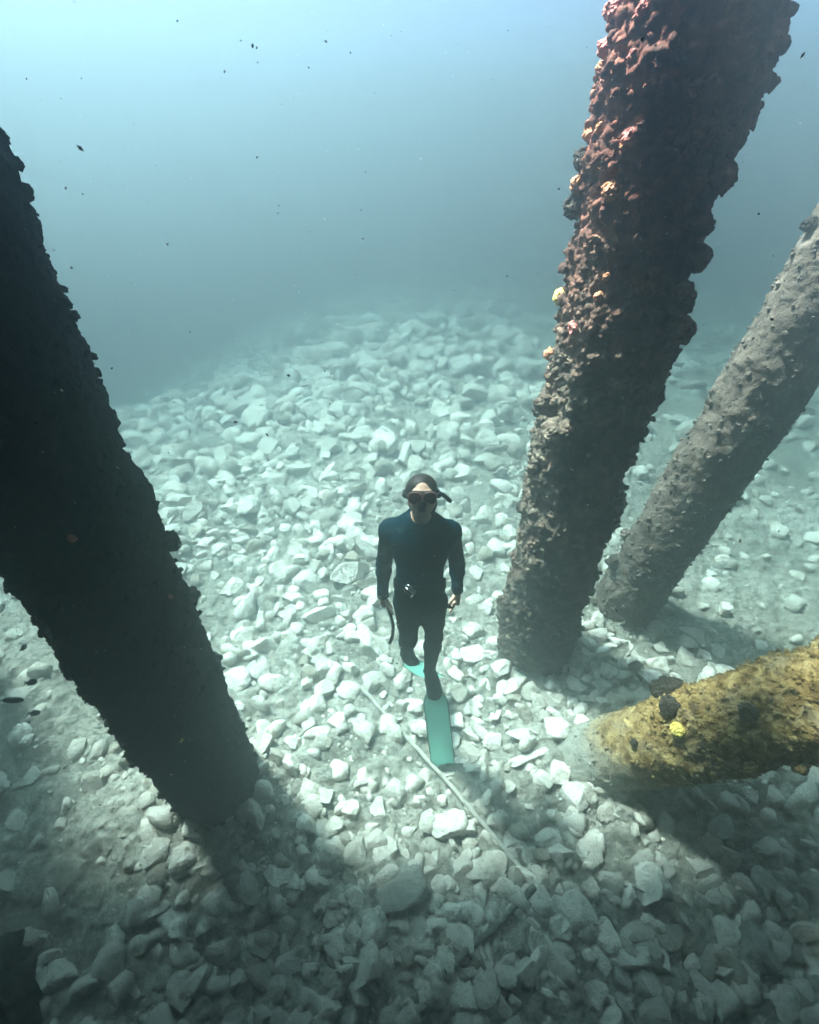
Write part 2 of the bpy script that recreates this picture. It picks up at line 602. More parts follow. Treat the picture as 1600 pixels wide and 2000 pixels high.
bM = ground(1045, 1250)
topM = at_y(1365, 0, bM.y + 0.02)
axM = (topM - bM)
topM = bM + axM * ((DECK_Z - bM.z) / axM.z)
KM = [(1133, 360, 34, 'knob_orange', 'sponge_knob'), (1140, 312, 36, 'knob_dark', 'sponge_knob'), (1152, 262, 24, 'knob_orange', 'sponge_knob'),
      (1128, 405, 40, 'knob_dark', 'sponge_knob'), (1090, 578, 26, 'knob_yellow', 'sponge_knob'), (1072, 692, 22, 'knob_orange', 'sponge_knob'),
      (1200, 372, 34, 'knob_orange', 'sponge_knob'), (1172, 578, 18, 'knob_orange', 'sponge_knob'), (1186, 540, 16, 'knob_orange', 'sponge_knob'),
      (1402, 345, 46, 'growth_red', 'sponge_knob'), (1312, 640, 60, 'growth_red', 'sponge_cushion'), (1318, 580, 56, 'growth_red', 'sponge_cushion'), (1350, 500, 54, 'growth_red', 'sponge_cushion'), (1362, 440, 44, 'growth_red', 'sponge_cushion'),
      (1240, 265, 34, 'knob_pink', 'barnacle_clump'), (1205, 20, 36, 'knob_pink', 'barnacle_clump'), (1190, 95, 30, 'knob_pink', 'barnacle_clump'),
      (1200, 150, 34, 'knob_pink', 'barnacle_clump'), (1245, 110, 26, 'knob_pink', 'barnacle_clump'), (1175, 135, 24, 'knob_orange', 'sponge_knob'),
      (1262, 20, 30, 'knob_pink', 'barnacle_clump'), (1275, 160, 20, 'knob_pink', 'barnacle_clump'), (1280, 708, 20, 'knob_dark', 'sponge_knob'),
      (1040, 800, 24, 'knob_dark', 'sponge_knob'), (1000, 990, 22, 'knob_dark', 'sponge_knob'), (1075, 790, 40, 'growth_red', 'sponge_cushion'),
      (1095, 840, 60, 'growth_red', 'sponge_cushion'), (1215, 890, 36, 'growth_red', 'sponge_cushion'), (1130, 640, 30, 'knob_pink', 'barnacle_clump'),
      (1178, 250, 22, 'knob_orange', 'sponge_knob'), (1250, 235, 20, 'knob_orange', 'sponge_knob'), (1225, 285, 22, 'knob_orange', 'sponge_knob')]
make_pile('pier_pile', 'thick pile crusted red and brown, rising beside the diver', bM, topM, 0.315, 11, M['growth_red'], 1.0, KM, 6500, M['growth_red'])

bL = ground(420, 1522)
topL = upright(bL, lean=(-0.02, 0.0))
KL = [(62, 375, 36, 'knob_dark', 'sponge_knob'), (14, 262, 30, 'knob_dark', 'sponge_knob'), (322, 1060, 40, 'knob_dark', 'sponge_cushion'), (365, 1165, 30, 'knob_dark', 'sponge_knob'),
      (140, 1050, 16, 'knob_orange', 'sponge_knob'),  (330, 1165, 10, 'knob_pink', 'barnacle_clump'), (352, 1443, 9, 'knob_yellow', 'barnacle_clump'), (193, 1105, 9, 'knob_yellow', 'barnacle_clump')]
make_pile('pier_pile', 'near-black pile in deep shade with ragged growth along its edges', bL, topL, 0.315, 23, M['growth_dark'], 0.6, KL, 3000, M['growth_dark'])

bR = ground(1222, 1175)
tR = at_y(1590, 600, bR.y - 0.02)
axR = tR - bR
topR = bR + axR * ((DECK_Z - bR.z) / axR.z)
KR = [(1205, 1100, 26, 'knob_dark', 'sponge_knob'), (1190, 1085, 18, 'knob_dark', 'sponge_knob'), (1590, 440, 30, 'knob_dark', 'sponge_knob'),
      (1215, 1040, 24, 'growth_grey', 'barnacle_clump')]
make_pile('pier_pile', 'hazy grey-brown pile standing behind the red-crusted one', bR, topR, 0.28, 37, M['growth_grey'], 0.42, KR, 3600, M['growth_grey'], rings=320, seg=120)

bO = ground(1182, 1476)
d_ = ray(1600, 1372)
tO = CAM + d_ * (2.70 / d_.dot(FWD))
axO = tO - bO
topO = bO + axO * ((DECK_Z - bO.z) / axO.z)
LO = axO.length / axO.z * DECK_Z


def gold_rough(t):
    return 0.22 if t < 1.0 else min(1.0, 0.22 + (t - 1.0) * 8)


KO = [(1298, 1350, 46, 'knob_dark', 'sponge_cushion'), (1314, 1384, 34, 'knob_dark', 'sponge_cushion'), (1322, 1346, 36, 'knob_dark', 'sponge_cushion'), (1327, 1426, 26, 'knob_yellow', 'sponge_knob'),
      (1465, 1390, 30, 'knob_dark', 'sponge_cushion'), (1240, 1450, 14, 'knob_dark', 'sponge_knob'), (1470, 1495, 30, 'growth_gold', 'sponge_cushion'), (1560, 1485, 34, 'growth_gold', 'sponge_cushion')]
make_pile('raking_pile', 'slanting pile with golden algae crust and smooth silted foot', bO, topO, 0.268, 41, M['growth_gold'], 0.8, KO, 11000, M['growth_gold'], rfun=gold_rough, rings=520, seg=170, growth_size=(0.006, 0.016), group='pier piles', zlow=-0.35)

# a pile of the same row that stands left of the frame; its shadow falls into the picture
bX = Vector((-4.65, 2.85, ground_z(-4.65, 2.85)))
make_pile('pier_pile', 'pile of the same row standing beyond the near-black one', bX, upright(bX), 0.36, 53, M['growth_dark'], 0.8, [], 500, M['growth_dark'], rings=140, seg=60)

# the pier deck overhead (unseen, above the frame): slab panels on cap beams, edge shaped for its shade
deck = link('pier_deck', None)
tag(deck, 'unseen concrete pier deck carried overhead on the piles, its edge shaped for the shade', 'pier')


def box(name, lo, hi, mat, parent, bev=0.03):
    bm = bmesh.new()
    bmesh.ops.create_cube(bm, size=1.0)
    for v in bm.verts:
        for i in range(3):
            v.co[i] = lo[i] + (v.co[i] + 0.5) * (hi[i] - lo[i])
    bmesh.ops.bevel(bm, geom=bm.edges[:], offset=bev, segments=1, affect='EDGES')
    me = bpy.data.meshes.new(name)
    bm.to_mesh(me)
    bm.free()
    return link(name, me, mat, parent)


DECK_EDGE = 2.92  # edge chosen so the deck shades the near water and foreground
for k in range(16):
    x0 = -18.6 + k * 2.4
    box('deck_panel', (x0, -24.0, DECK_Z + 0.35), (x0 + 2.385, DECK_EDGE if x0 < 0.0 else 2.15, DECK_Z + 0.60), M['concrete'], deck)  # panels stepped back on one side to let sun onto the slanting pile
for yb in (-21.5, -17.5, -13.5, -9.5, -5.5, -1.5, 1.35):
    box('cap_beam', (-18.9, yb - 0.3, DECK_Z + 0.002), (19.3, yb + 0.3, DECK_Z + 0.347), M['concrete'], deck)

# ------------------------------------------------------------------ stones
def stone_mesh(name, seed, sub, planes=9, noise_amp=0.06, mat=None):
    rng = np.random.RandomState(seed)
    v, f = ICO[sub]
    v = v.copy() * 1.3
    for _ in range(planes):
        n = rng.normal(size=3)
        n /= np.linalg.norm(n)
        d = rng.uniform(0.57, 0.96)
        over = np.maximum(0, v @ n - d)
        v = v - over[:, None] * n
    v = v * (1 + noise_amp * fbm(v * 2.2 + seed, seed, 3))[:, None]
    v = v - v.mean(0)
    v = v / np.abs(v).max()
    me = mesh_from(name, v, f, True)
    me.set_sharp_from_angle(angle=math.radians(46 if sub > 2 else 20))
    if mat:
        me.materials.append(mat)
    return me


BIG = [stone_mesh('stone', 100 + k, 5, 8 + k % 5, 0.13, M['stone']) for k in range(16)]
MID = [stone_mesh('stone', 300 + k, 4, 7 + k % 5, 0.13, M['stone']) for k in range(16)]
srng = random.Random(5)
occupied = []          # (x, y, r)


def place_stone(p, sx, sy, sz, rotz, tilt, meshes, name='stone', mat=None):
    me = srng.choice(meshes)
    if mat is not None:
        me = me.copy()
        me.materials.clear()
        me.materials.append(mat)
    o = bpy.data.objects.new(name, me)
    COL.objects.link(o)
    o.scale = (sx, sy, sz)
    ax = Vector((srng.gauss(0, 1), srng.gauss(0, 1), 0)).normalized()
    q = Quaternion((0, 0, 1), rotz) @ Quaternion(ax, srng.uniform(-tilt, tilt))
    o.rotation_mode = 'QUATERNION'
    o.rotation_quaternion = q
    o.location = (p.x, p.y, p.z + sz * 0.22)
    occupied.append((p.x, p.y, max(sx, sy)))
    return o


# stones that can be told apart: px, py, width, height in the photograph's pixels, turn, what sets the stone apart
NAMED = [
    (523, 1039, 50, 40, 0.2, 'plump bright stone standing out in the pale field beside the near-black pile'),
    (383, 1059, 40, 22, 0.1, 'low flat stone close to the edge of the near-black pile'),
    (431, 1066, 40, 36, 0.7, 'boxy white stone behind the tilted rectangular slab'),
    (462, 1090, 42, 34, 0.3, 'rounded grey-white stone just behind the tilted rectangular slab'),
    (587, 1075, 54, 48, 0.1, 'broad white stone level with the diver\'s chest'),
    (455, 1144, 66, 40, 0.85, 'tilted rectangular white slab near the edge of the near-black pile'),
    (550, 1122, 36, 42, 0.2, 'upright white stone touching the wedge-shaped block'),
    (598, 1130, 56, 60, 0.5, 'wedge-shaped block with one bright and one shaded face'),
    (687, 1112, 96, 54, 0.55, 'long pointed slab beside the diver\'s elbow'),
    (503, 1150, 36, 34, 0.4, 'small squarish stone between the tilted slab and the wedge-shaped block'),
    (572, 1164, 54, 30, -0.5, 'narrow white stone in front of the wedge-shaped block'),
    (512, 1206, 28, 48, 0.1, 'slim upright stone with a pointed lower end'),
    (544, 1187, 30, 34, 0.5, 'small bright stone behind the ragged bright rock'),
    (630, 1194, 74, 50, 0.5, 'ragged bright rock level with the diver\'s bare hand'),
    (712, 1228, 42, 52, 0.2, 'pale rock beside the black strap in the diver\'s hand'),
    (612, 1269, 44, 40, 0.3, 'dull rounded stone below the ragged bright rock'),
    (475, 1236, 66, 60, 0.2, 'broad silt-dusted stone against the lit side of the near-black pile'),
    (716, 1136, 52, 40, 0.6, 'white stone touching the diver\'s forearm in the picture'),
    (537, 931, 42, 22, 0.0, 'far flat white stone at the edge of the hazy floor'),
    (789, 1316, 52, 44, 0.4, 'rounded white rock under the raised fin'),
    (812, 1374, 42, 52, 0.1, 'white rock beside the top of the big teal fin'),
    (902, 1350, 60, 42, 0.1, 'smooth oval stone between the fin and the blocky stones'),
    (968, 1367, 36, 32, 0.1, 'small cube-like white stone among the blocks by the pile foot'),
    (980, 1302, 56, 38, 0.3, 'pointed stone lying against the foot of the red-crusted pile'),
    (1050, 1363, 32, 46, -0.3, 'upright oblong stone just behind the big pale block'),
    (1088, 1415, 58, 66, 0.2, 'big pale block before the foot of the slanting pile'),
    (1023, 1430, 78, 42, 0.1, 'broad jagged white stone next to the big pale block'),
    (961, 1444, 66, 36, 0.1, 'flat-topped white stone near the edge of the fin'),
    (920, 1466, 54, 50, 0.5, 'tilted angular stone beside the fin blade'),
    (1036, 1474, 104, 40, 0.42, 'long narrow stone pointing at the slanting pile'),
    (892, 1401, 34, 48, 0.1, 'slim stone leaning along the fin blade'),
    (872, 1510, 40, 24, 0.2, 'little white stone covering the corner of the fin tip'),
    (1124, 1550, 66, 60, 0.4, 'heart-shaped white rock at the shadow\'s edge below the slanting pile'),
    (875, 1600, 80, 96, 0.4, 'crumbly bright mound of rock beside the silted pole'),
    (947, 1686, 86, 66, 0.2, 'knobbly pale rock lying against the silted pole'),
    (792, 1722, 120, 84, 0.4, 'large sloping boulder in the half-shaded foreground'),
    (724, 1784, 88, 54, 0.2, 'smooth pale rock just below the large sloping boulder'),
    (834, 1766, 42, 40, 0.2, 'small cut-faced stone beside the large sloping boulder'),
    (892, 1784, 52, 38, 0.2, 'triangular pale stone above the fouled dark pole'),
    (1100, 1666, 66, 66, 0.2, 'cream-coloured block uphill of the tall pale slab'),
    (1268, 1710, 70, 96, 0.15, 'tall pale slab standing at the edge of the deep shadow'),
    (1215, 1716, 42, 34, 0.2, 'small white stone touching the tall pale slab'),
    (1470, 1828, 112, 100, 0.3, 'round grey boulder in the deep shadow'),
    (942, 1902, 48, 66, 0.1, 'capped upright stone in the dark foreground'),
    (842, 1938, 58, 66, 0.2, 'grey egg-shaped stone below the end of the fouled dark pole'),
    (1225, 1850, 78, 92, 0.2, 'buff rock with a dark hollow beside it'),
    (1287, 1938, 46, 54, 0.1, 'dim stone below the buff rock'),
    (1036, 1772, 34, 32, 0.2, 'pale pebble-like stone at the bend of the two poles'),
    (1157, 1632, 44, 40, 0.3, 'white stone between the heart-shaped rock and the tall pale slab'),
    (1186, 1596, 34, 32, 0.3, 'small bright stone just below the heart-shaped rock'),
    (720, 1868, 60, 110, 0.05, 'tall flat-faced stone in the dark foreground'),
    (620, 1976, 112, 66, 0.1, 'broad cream stone cut by the bottom edge of the picture'),
    (568, 1872, 78, 66, 0.3, 'blunt grey stone uphill of the broad cream stone'),
    (355, 1668, 60, 54, 0.3, 'dim round stone at the foot of the near-black pile'),
    (402, 1692, 64, 48, 0.4, 'tilted dim stone with a bright edge below the near-black pile'),
    (426, 1755, 74, 60, 0.3, 'grey humped stone below the pair at the near-black pile'),
    (772, 1978, 70, 56, 0.3, 'slanted pale stone at the bottom edge, beside the broad cream one'),
    (713, 1522, 52, 48, 0.2, 'silt-coated lump above the silted pole'),
]
for (px, py, w, h, rz, lab) in NAMED:
    p = at_ground(px, py + h * 0.18)
    zd = px_of(p)[2]
    sx = 0.5 * w * zd / FPX
    sy = 0.5 * h * zd / FPX * 0.95
    sz = min(sx, sy) * srng.uniform(0.8, 1.05)
    if h > w * 1.2:
        sz = sy * 0.8
    dark = 'grey' in lab or 'dim' in lab or 'silt' in lab or 'dull' in lab
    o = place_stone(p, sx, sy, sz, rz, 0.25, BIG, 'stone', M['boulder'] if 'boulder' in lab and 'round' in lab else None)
    tag(o, lab, 'stone', 'stones of the rubble floor')

ZONES = [
    # group, label, count, (px0, py0, px1, py1), size range (m)
    ('rubble field beside the near-black pile', 'pale angular stone in the rubble field between the near-black pile and the diver', 96, (300, 890, 740, 1340), (0.08, 0.22)),
    ('far hazy stones ahead', 'hazy pale stone on the far floor beyond the diver\'s head', 32, (430, 690, 1010, 900), (0.14, 0.34)),
    ('blocky stones by the pile foot', 'blocky white stone among those between the fin and the pile feet', 34, (880, 1270, 1150, 1520), (0.06, 0.14)),
    ('stones behind the slanting pile', 'blurred stone on the floor behind the slanting pile', 22, (1120, 1215, 1420, 1400), (0.08, 0.17)),
    ('stones by the fin tip', 'small half-buried stone around the silted pole and fin tip', 26, (560, 1400, 1150, 1680), (0.04, 0.09)),
    ('shaded foreground stones', 'half-shaded stone in the rubble along the bottom of the picture', 44, (330, 1690, 1420, 1995), (0.05, 0.12)),
]
for grp, lab, cnt, (x0, y0, x1, y1), (s0, s1) in ZONES:
    done, tries = 0, 0
    while done < cnt and tries < cnt * 60:
        tries += 1
        px, py = srng.uniform(x0, x1), srng.uniform(y0, y1)
        p = at_ground(px, py)
        s = s0 + (s1 - s0) * srng.random() ** 1.8
        if any((p.x - a) ** 2 + (p.y - b_) ** 2 < ((s + r_) * 0.72) ** 2 for a, b_, r_ in occupied):
            continue
        if (p - bL).xy.length < 0.36 + s or (p - bM).xy.length < 0.38 + s or (p - bR).xy.length < 0.38 + s or (p - bO).xy.length < 0.34 + s:
            continue
        o = place_stone(p, s * srng.uniform(0.85, 1.3), s * srng.uniform(0.6, 1.0), s * srng.uniform(0.65, 1.0), srng.uniform(0, 6.28), 0.6, MID)
        tag(o, lab, 'stone', grp)
        done += 1

# the rest of the rubble, too many to count: one object
nrng = np.random.RandomState(77)
small = []
for k in range(28):
    me_ = stone_mesh('rubble_proto', 700 + k, 2 if k < 14 else 1, 6 + k % 5, 0.10)
    co = np.empty(len(me_.vertices) * 3, dtype=np.float32)
    me_.vertices.foreach_get('co', co)
    small.append(co.reshape(-1, 3).astype(np.float64))
    bpy.data.meshes.remove(me_)
fsmall = ICO[2][1], ICO[1][1]
NR = 42000
u = nrng.random(NR)
rx = nrng.uniform(-1, 1, NR)
ry = -0.6 + 21.0 * u ** 2.0
rx = rx * (2.2 + 0.62 * np.maximum(ry, 0)) * 1.15
rs = 0.008 + 0.110 * nrng.random(NR) ** 5.0
far_ = np.clip((ry - 3.0) / 5.0, 0, 1)
rs = rs * (1 + 1.2 * far_) * (1 + np.clip((ry - 9) / 8, 0, 1))
dens = 0.5 + 0.5 * fbm(np.stack([rx, ry, np.zeros(NR)], -1) * 0.9, 99, 3)
silt = ((rx < -1.9) & (ry < 4.0)) | ((rx > 2.6) & (ry > 2.2))
keep = nrng.random(NR) < np.where(silt, 0.12 + 0.25 * dens, 0.35 + 0.8 * dens)
rx, ry, rs = rx[keep], ry[keep], rs[keep]
NG = 13000                                             # finer gravel on the near floor
gy = -0.2 + 3.8 * nrng.random(NG)
gx = nrng.uniform(-1, 1, NG) * (2.0 + 0.5 * gy)
gk = (0.5 + 0.5 * fbm(np.stack([gx, gy, np.zeros(NG)], -1) * 1.6, 41, 3) + np.where(gx < -1.7, -0.25, 0.1)) > 0.42
rx, ry = np.concatenate([rx, gx[gk]]), np.concatenate([ry, gy[gk]])
rs = np.concatenate([rs, 0.006 + 0.013 * nrng.random(int(gk.sum())) ** 2])
rz = terrain_xy(rx, ry) - Z0
parts = []
for i in range(len(rx)):
    tiny = int(rs[i] < 0.020)
    v = small[i % 14 + 14 * tiny] * (rs[i] * nrng.uniform(0.8, 1.3), rs[i] * nrng.uniform(0.6, 1.1), rs[i] * nrng.uniform(0.6, 1.0))
    a, t = nrng.uniform(0, 6.283), nrng.uniform(-0.6, 0.6)
    ca, sa, ct, st = math.cos(a), math.sin(a), math.cos(t), math.sin(t)
    Rm = np.array([[ca, -sa * ct, sa * st], [sa, ca * ct, -ca * st], [0, st, ct]])
    parts.append((v @ Rm.T + (rx[i], ry[i], rz[i] + rs[i] * 0.25), fsmall[tiny]))
v, f = join_blobs(parts)
me = mesh_from('rubble', v, f, True)
me.set_sharp_from_angle(angle=math.radians(46))
rub = link('rubble', me, M['rubble'])
tag(rub, 'scattered pale gravel and small rubble covering the sea floor', 'rubble', None, 'stuff')

# dark weedy rock in the near corner
p = at_ground(15, 1960)
v, f = blob(random.Random(8), 5, 0.33, 0.35, (1.0, 1.0, 0.85))
v = v * (1 + 0.22 * fbm(v * 9, 4, 3) + 0.16 * fbm(v * 28, 5, 3))[:, None]
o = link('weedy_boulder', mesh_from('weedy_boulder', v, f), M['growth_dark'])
o.location = (p.x - 0.12, p.y - 0.10, p.z + 0.1)
tag(o, 'black weed-covered boulder filling the bottom corner below the near-black pile', 'boulder')

# silted pole lying on the floor, a fouled dark one meeting its end, a thin bent wire
def lying(name, pxs, r, mat, lift, label, cat, wob=0.006, seg=10):
    pts = []
    g = [at_ground(*q) for q in pxs]
    for a, b_ in zip(g[:-1], g[1:]):
        for k in range(24):
            pts.append(a.lerp(b_, k / 24))
    pts.append(g[-1])
    z = [ground_z(q.x, q.y) for q in pts]
    zs = [z[0] + (z[-1] - z[0]) * i / (len(z) - 1) for i in range(len(z))]
    zs = [0.6 * a_ + 0.4 * max(z[max(0, i - 3):i + 4]) for i, a_ in enumerate(zs)]
    zs = [sum(zs[max(0, i - 14):i + 15]) / len(zs[max(0, i - 14):i + 15]) for i in range(len(zs))]
    pts = [Vector((q.x, q.y, zz + lift)) for q, zz in zip(pts, zs)]
    V, F = tube(pts, r, seg)
    V = np.array(V)
    V = V + wob * np.stack([fbm(V * 14, 1, 3), fbm(V * 14, 2, 3), fbm(V * 14, 3, 3)], -1)
    o = link(name, poly_mesh(name, V, F), mat)
    tag(o, label, cat)
    return o


lying('pole', [(705, 1345), (870, 1530), (1040, 1725)], 0.018, M['silt_pole'], 0.024, 'thin straight pole coated in silt, lying below the tip of the big fin', 'pole')
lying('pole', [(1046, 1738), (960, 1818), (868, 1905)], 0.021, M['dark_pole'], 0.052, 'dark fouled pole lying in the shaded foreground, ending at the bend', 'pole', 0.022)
lying('wire', [(1192, 1732), (1235, 1738), (1275, 1758), (1310, 1762)], 0.007, M['dark_pole'], 0.05, 'short bent wire under the tall pale slab', 'wire', 0.002)

# ------------------------------------------------------------------ implicit-surface body
class Field:
    def __init__(self, lo, hi, h):
        self.h = h
        self.lo = np.array(lo, dtype=np.float64)
        self.n = np.ceil((np.array(hi) - self.lo) / h).astype(int) + 1
        self.f = np.full(self.n, 1.0, dtype=np.float32)
        self.ax = [self.lo[i] + h * np.arange(self.n[i]) for i in range(3)]

    def _sl(self, lo, hi):
        s = []
        for i in range(3):
            a = max(0, int((lo[i] - self.lo[i]) / self.h))
            b_ = min(self.n[i], int((hi[i] - self.lo[i]) / self.h) + 2)
            s.append(slice(a, b_))
        return tuple(s)

    def pts(self, sl):
        return np.stack(np.meshgrid(self.ax[0][sl[0]], self.ax[1][sl[1]], self.ax[2][sl[2]], indexing='ij'), -1)

    def union(self, d, sl, k):
        a = self.f[sl]
        if k > 0:
            hh = np.clip(0.5 + 0.5 * (a - d) / k, 0, 1)
            self.f[sl] = a * (1 - hh) + d * hh - k * hh * (1 - hh)
        else:
            self.f[sl] = np.minimum(a, d)

    def cone(self, a, b_, ra, rb, k=0.02, flat=None, off=0.0):
        a, b_ = np.array(a[:]), np.array(b_[:])
        ra, rb = ra + off, rb + off
        m_ = max(ra, rb) + k + 0.02
        sl = self._sl(np.minimum(a, b_) - m_, np.maximum(a, b_) + m_)
        if any(s.start >= s.stop for s in sl):
            return
        P = self.pts(sl) - a
        ab = b_ - a
        t = np.clip((P @ ab) / max(1e-9, ab @ ab), 0, 1)
        Q = P - t[..., None] * ab
        if flat:
            n, s = np.array(flat[0][:]), flat[1]
            # keep the outward offset even on the flattened side
            Q = Q + ((s - 1) * (Q @ n))[..., None] * n
        self.union(np.linalg.norm(Q, axis=-1) - (ra + (rb - ra) * t), sl, k)

    def ell(self, c, fr, r, k=0.015, off=0.0, sub=False):
        c = np.array(c[:])
        r = np.array(r) + off
        m_ = max(r) + k + 0.02
        sl = self._sl(c - m_, c + m_)
        P = self.pts(sl) - c
        L = np.stack([P @ np.array(e[:]) for e in fr], -1)
        k0 = np.linalg.norm(L / r, axis=-1)
        k1 = np.linalg.norm(L / r ** 2, axis=-1) + 1e-9
        d = k0 * (k0 - 1) / k1
        if sub:
            self.f[sl] = np.maximum(self.f[sl], -d)
        else:
            self.union(d, sl, k)

    def cut(self, p, n):
        """remove what lies on the +n side of the plane"""
        P = self.pts((slice(None),) * 3)
        self.f = np.maximum(self.f, ((P - np.array(p[:])) @ np.array(n[:])).astype(np.float32))

    def mesh(self, name):
        f = self.f
        s = f < 0
        nx_, ny_, nz_ = f.shape
        c = np.zeros((nx_ - 1, ny_ - 1, nz_ - 1), dtype=np.uint8)
        for i in (0, 1):
            for j in (0, 1):
                for k in (0, 1):
                    c += s[i:nx_ - 1 + i, j:ny_ - 1 + j, k:nz_ - 1 + k]
        act = (c > 0) & (c < 8)
        I = np.argwhere(act)
        vid = np.full(act.shape, -1, dtype=np.int64)
        vid[act] = np.arange(len(I))
        acc = np.zeros((len(I), 3))
        cnt = np.zeros(len(I))
        cor = [(i, j, k) for i in (0, 1) for j in (0, 1) for k in (0, 1)]
        val = {q: f[I[:, 0] + q[0], I[:, 1] + q[1], I[:, 2] + q[2]].astype(np.float64) for q in cor}
        for q in cor:
            for ax in range(3):
                if q[ax] == 0:
                    q2 = tuple(1 if a == ax else q[a] for a in range(3))
                    a_, b_ = val[q], val[q2]
                    mk = (a_ < 0) != (b_ < 0)
                    t = np.where(mk, a_ / np.where(np.abs(a_ - b_) < 1e-12, 1, a_ - b_), 0)
                    e = np.zeros((len(I), 3)) + q
                    e[:, ax] += t
                    acc[mk] += e[mk]
                    cnt[mk] += 1
        V = self.lo + (I + acc / np.maximum(cnt, 1)[:, None]) * self.h
        F = []
        for ax in range(3):
            o1, o2 = [(1, 2), (2, 0), (0, 1)][ax]
            a = [slice(1, -1)] * 3
            a[ax] = slice(0, -1)
            b_ = list(a)
            b_[ax] = slice(1, None)
            s0, s1 = s[tuple(a)], s[tuple(b_)]
            E = np.argwhere(s0 != s1)
            up = s0[tuple(E.T)]
            base_ = E.copy()
            for q in range(3):
                if q != ax:
                    base_[:, q] += 1
            def cell(d1, d2):
                g = base_.copy()
                g[:, o1] -= d1
                g[:, o2] -= d2
                return vid[g[:, 0], g[:, 1], g[:, 2]]
            quad = np.stack([cell(1, 1), cell(0, 1), cell(0, 0), cell(1, 0)], -1)
            quad[~up] = quad[~up][:, ::-1]
            F.append(quad)
        F = np.concatenate(F)
        F = F[(F >= 0).all(1)]
        return mesh_from(name, V, F, True)


# joints of the diver, in metres (hips pushed forward, torso leaning back, legs gliding)
Yh, Ys = 2.09, 2.13
J = {}
J['head'] = at_y(824, 966, Yh)
J['neck'] = at_y(822, 1012, 2.12)
J['chest'] = at_y(822, 1062, 2.07)
J['waist'] = at_y(820, 1120, 1.98)
J['pelvis'] = at_y(820, 1150, 1.945)
J['shR'] = at_y(764, 1036, Ys)      # the diver's right, left in the photograph
J['shL'] = at_y(878, 1039, Ys)
J['elR'] = at_y(750, 1098, 2.17)
J['elL'] = at_y(893, 1099, 2.20)
J['wrR'] = at_y(748, 1160, 2.10)
J['wrL'] = at_y(893, 1155, 2.10)
J['hipR'] = at_y(797, 1178, 1.945)
J['hipL'] = at_y(845, 1178, 1.945)
J['knR'] = at_y(798, 1246, 2.06)
J['knL'] = at_y(848, 1243, 2.06)
J['anR'] = at_y(793, 1276, 2.26)
J['anL'] = at_y(839, 1311, 2.09)
J['toR'] = at_y(803, 1290, 2.30)
J['toL'] = at_y(848, 1346, 2.05)
TU = (J['neck'] - J['pelvis']).normalized()
TF = Vector((0, -1, 0)) - TU * Vector((0, -1, 0)).dot(TU)
TF.normalize()
EX = TU.cross(TF).normalized()
HT = math.radians(23)
HU = Vector((0, math.sin(HT), math.cos(HT)))
HF = Vector((0, -math.cos(HT), math.sin(HT)))
HX = Vector((1, 0, 0))
HC = J['head']


def H(x, u_, f_):
    return HC + HX * x + HU * (u_ * 0.84) + HF * f_


def torso(F, off):
    fl = (TF, 1.45)
    F.cone(J['pelvis'], J['waist'], 0.150, 0.128, 0.03, fl, off)
    F.cone(J['waist'], J['chest'], 0.128, 0.165, 0.03, fl, off)
    F.cone(J['chest'], J['chest'].lerp(J['neck'], 0.55), 0.168, 0.125, 0.03, (TF, 1.35), off)
    nb = J['neck'] - TU * 0.015
    for s in ('R', 'L'):
        F.cone(nb.lerp(J['sh' + s], 0.2) - TU * 0.02, J['sh' + s] - TU * 0.005, 0.070, 0.066, 0.05, None, off)
        F.cone(nb + TU * 0.03, nb.lerp(J['sh' + s], 0.65), 0.050, 0.040, 0.04, None, off)
        pc = J['chest'].lerp(J['sh' + s], 0.45) + TF * 0.055
        F.ell(pc, (EX, TU, TF), (0.085, 0.065, 0.062), 0.04, off)
        F.cone(J['sh' + s], J['el' + s], 0.066, 0.046, 0.035, None, off)
        mid = J['el' + s].lerp(J['wr' + s], 0.3)
        F.cone(J['el' + s], mid, 0.046, 0.046, 0.02, None, off)
        F.cone(mid, J['wr' + s] + Vector((0, 0, 0.03)), 0.046, 0.032, 0.02, None, off)
        th_ = J['hip' + s].lerp(J['kn' + s], 0.55)
        F.cone(J['hip' + s] + TU * 0.015, th_, 0.090, 0.070, 0.035, None, off)
        F.cone(th_, J['kn' + s], 0.070, 0.055, 0.02, None, off)
        cal = J['kn' + s].lerp(J['an' + s], 0.32) + Vector((0, 0.018, 0))
        F.cone(J['kn' + s], cal, 0.058, 0.060, 0.025, None, off)
        F.cone(cal, J['an' + s], 0.060, 0.038, 0.025, None, off)
        F.cone(J['an' + s], J['to' + s], 0.042, 0.036, 0.02, None, off)


lo = np.array([-0.40, 1.62, 0.55])
hi = np.array([0.62, 2.60, 2.90])
lo[2] = min(J['toL'].z, J['toR'].z) - 0.12
hi[2] = H(0, 0.13, 0).z + 0.06
lo[0], hi[0] = J['elR'].x - 0.14, J['elL'].x + 0.14
lo[1], hi[1] = 1.72, 2.44

suit = Field(lo, hi, 0.006)
torso(suit, 0.0)
suit.cone(J['neck'] - TU * 0.02, J['neck'] + TU * 0.022, 0.066, 0.061, 0.03)        # collar
for s in ('R', 'L'):
    suit.cone(J['wr' + s] + Vector((0, 0, 0.045)), J['wr' + s] + Vector((0, 0, 0.020)), 0.036, 0.037, 0.01)   # cuffs

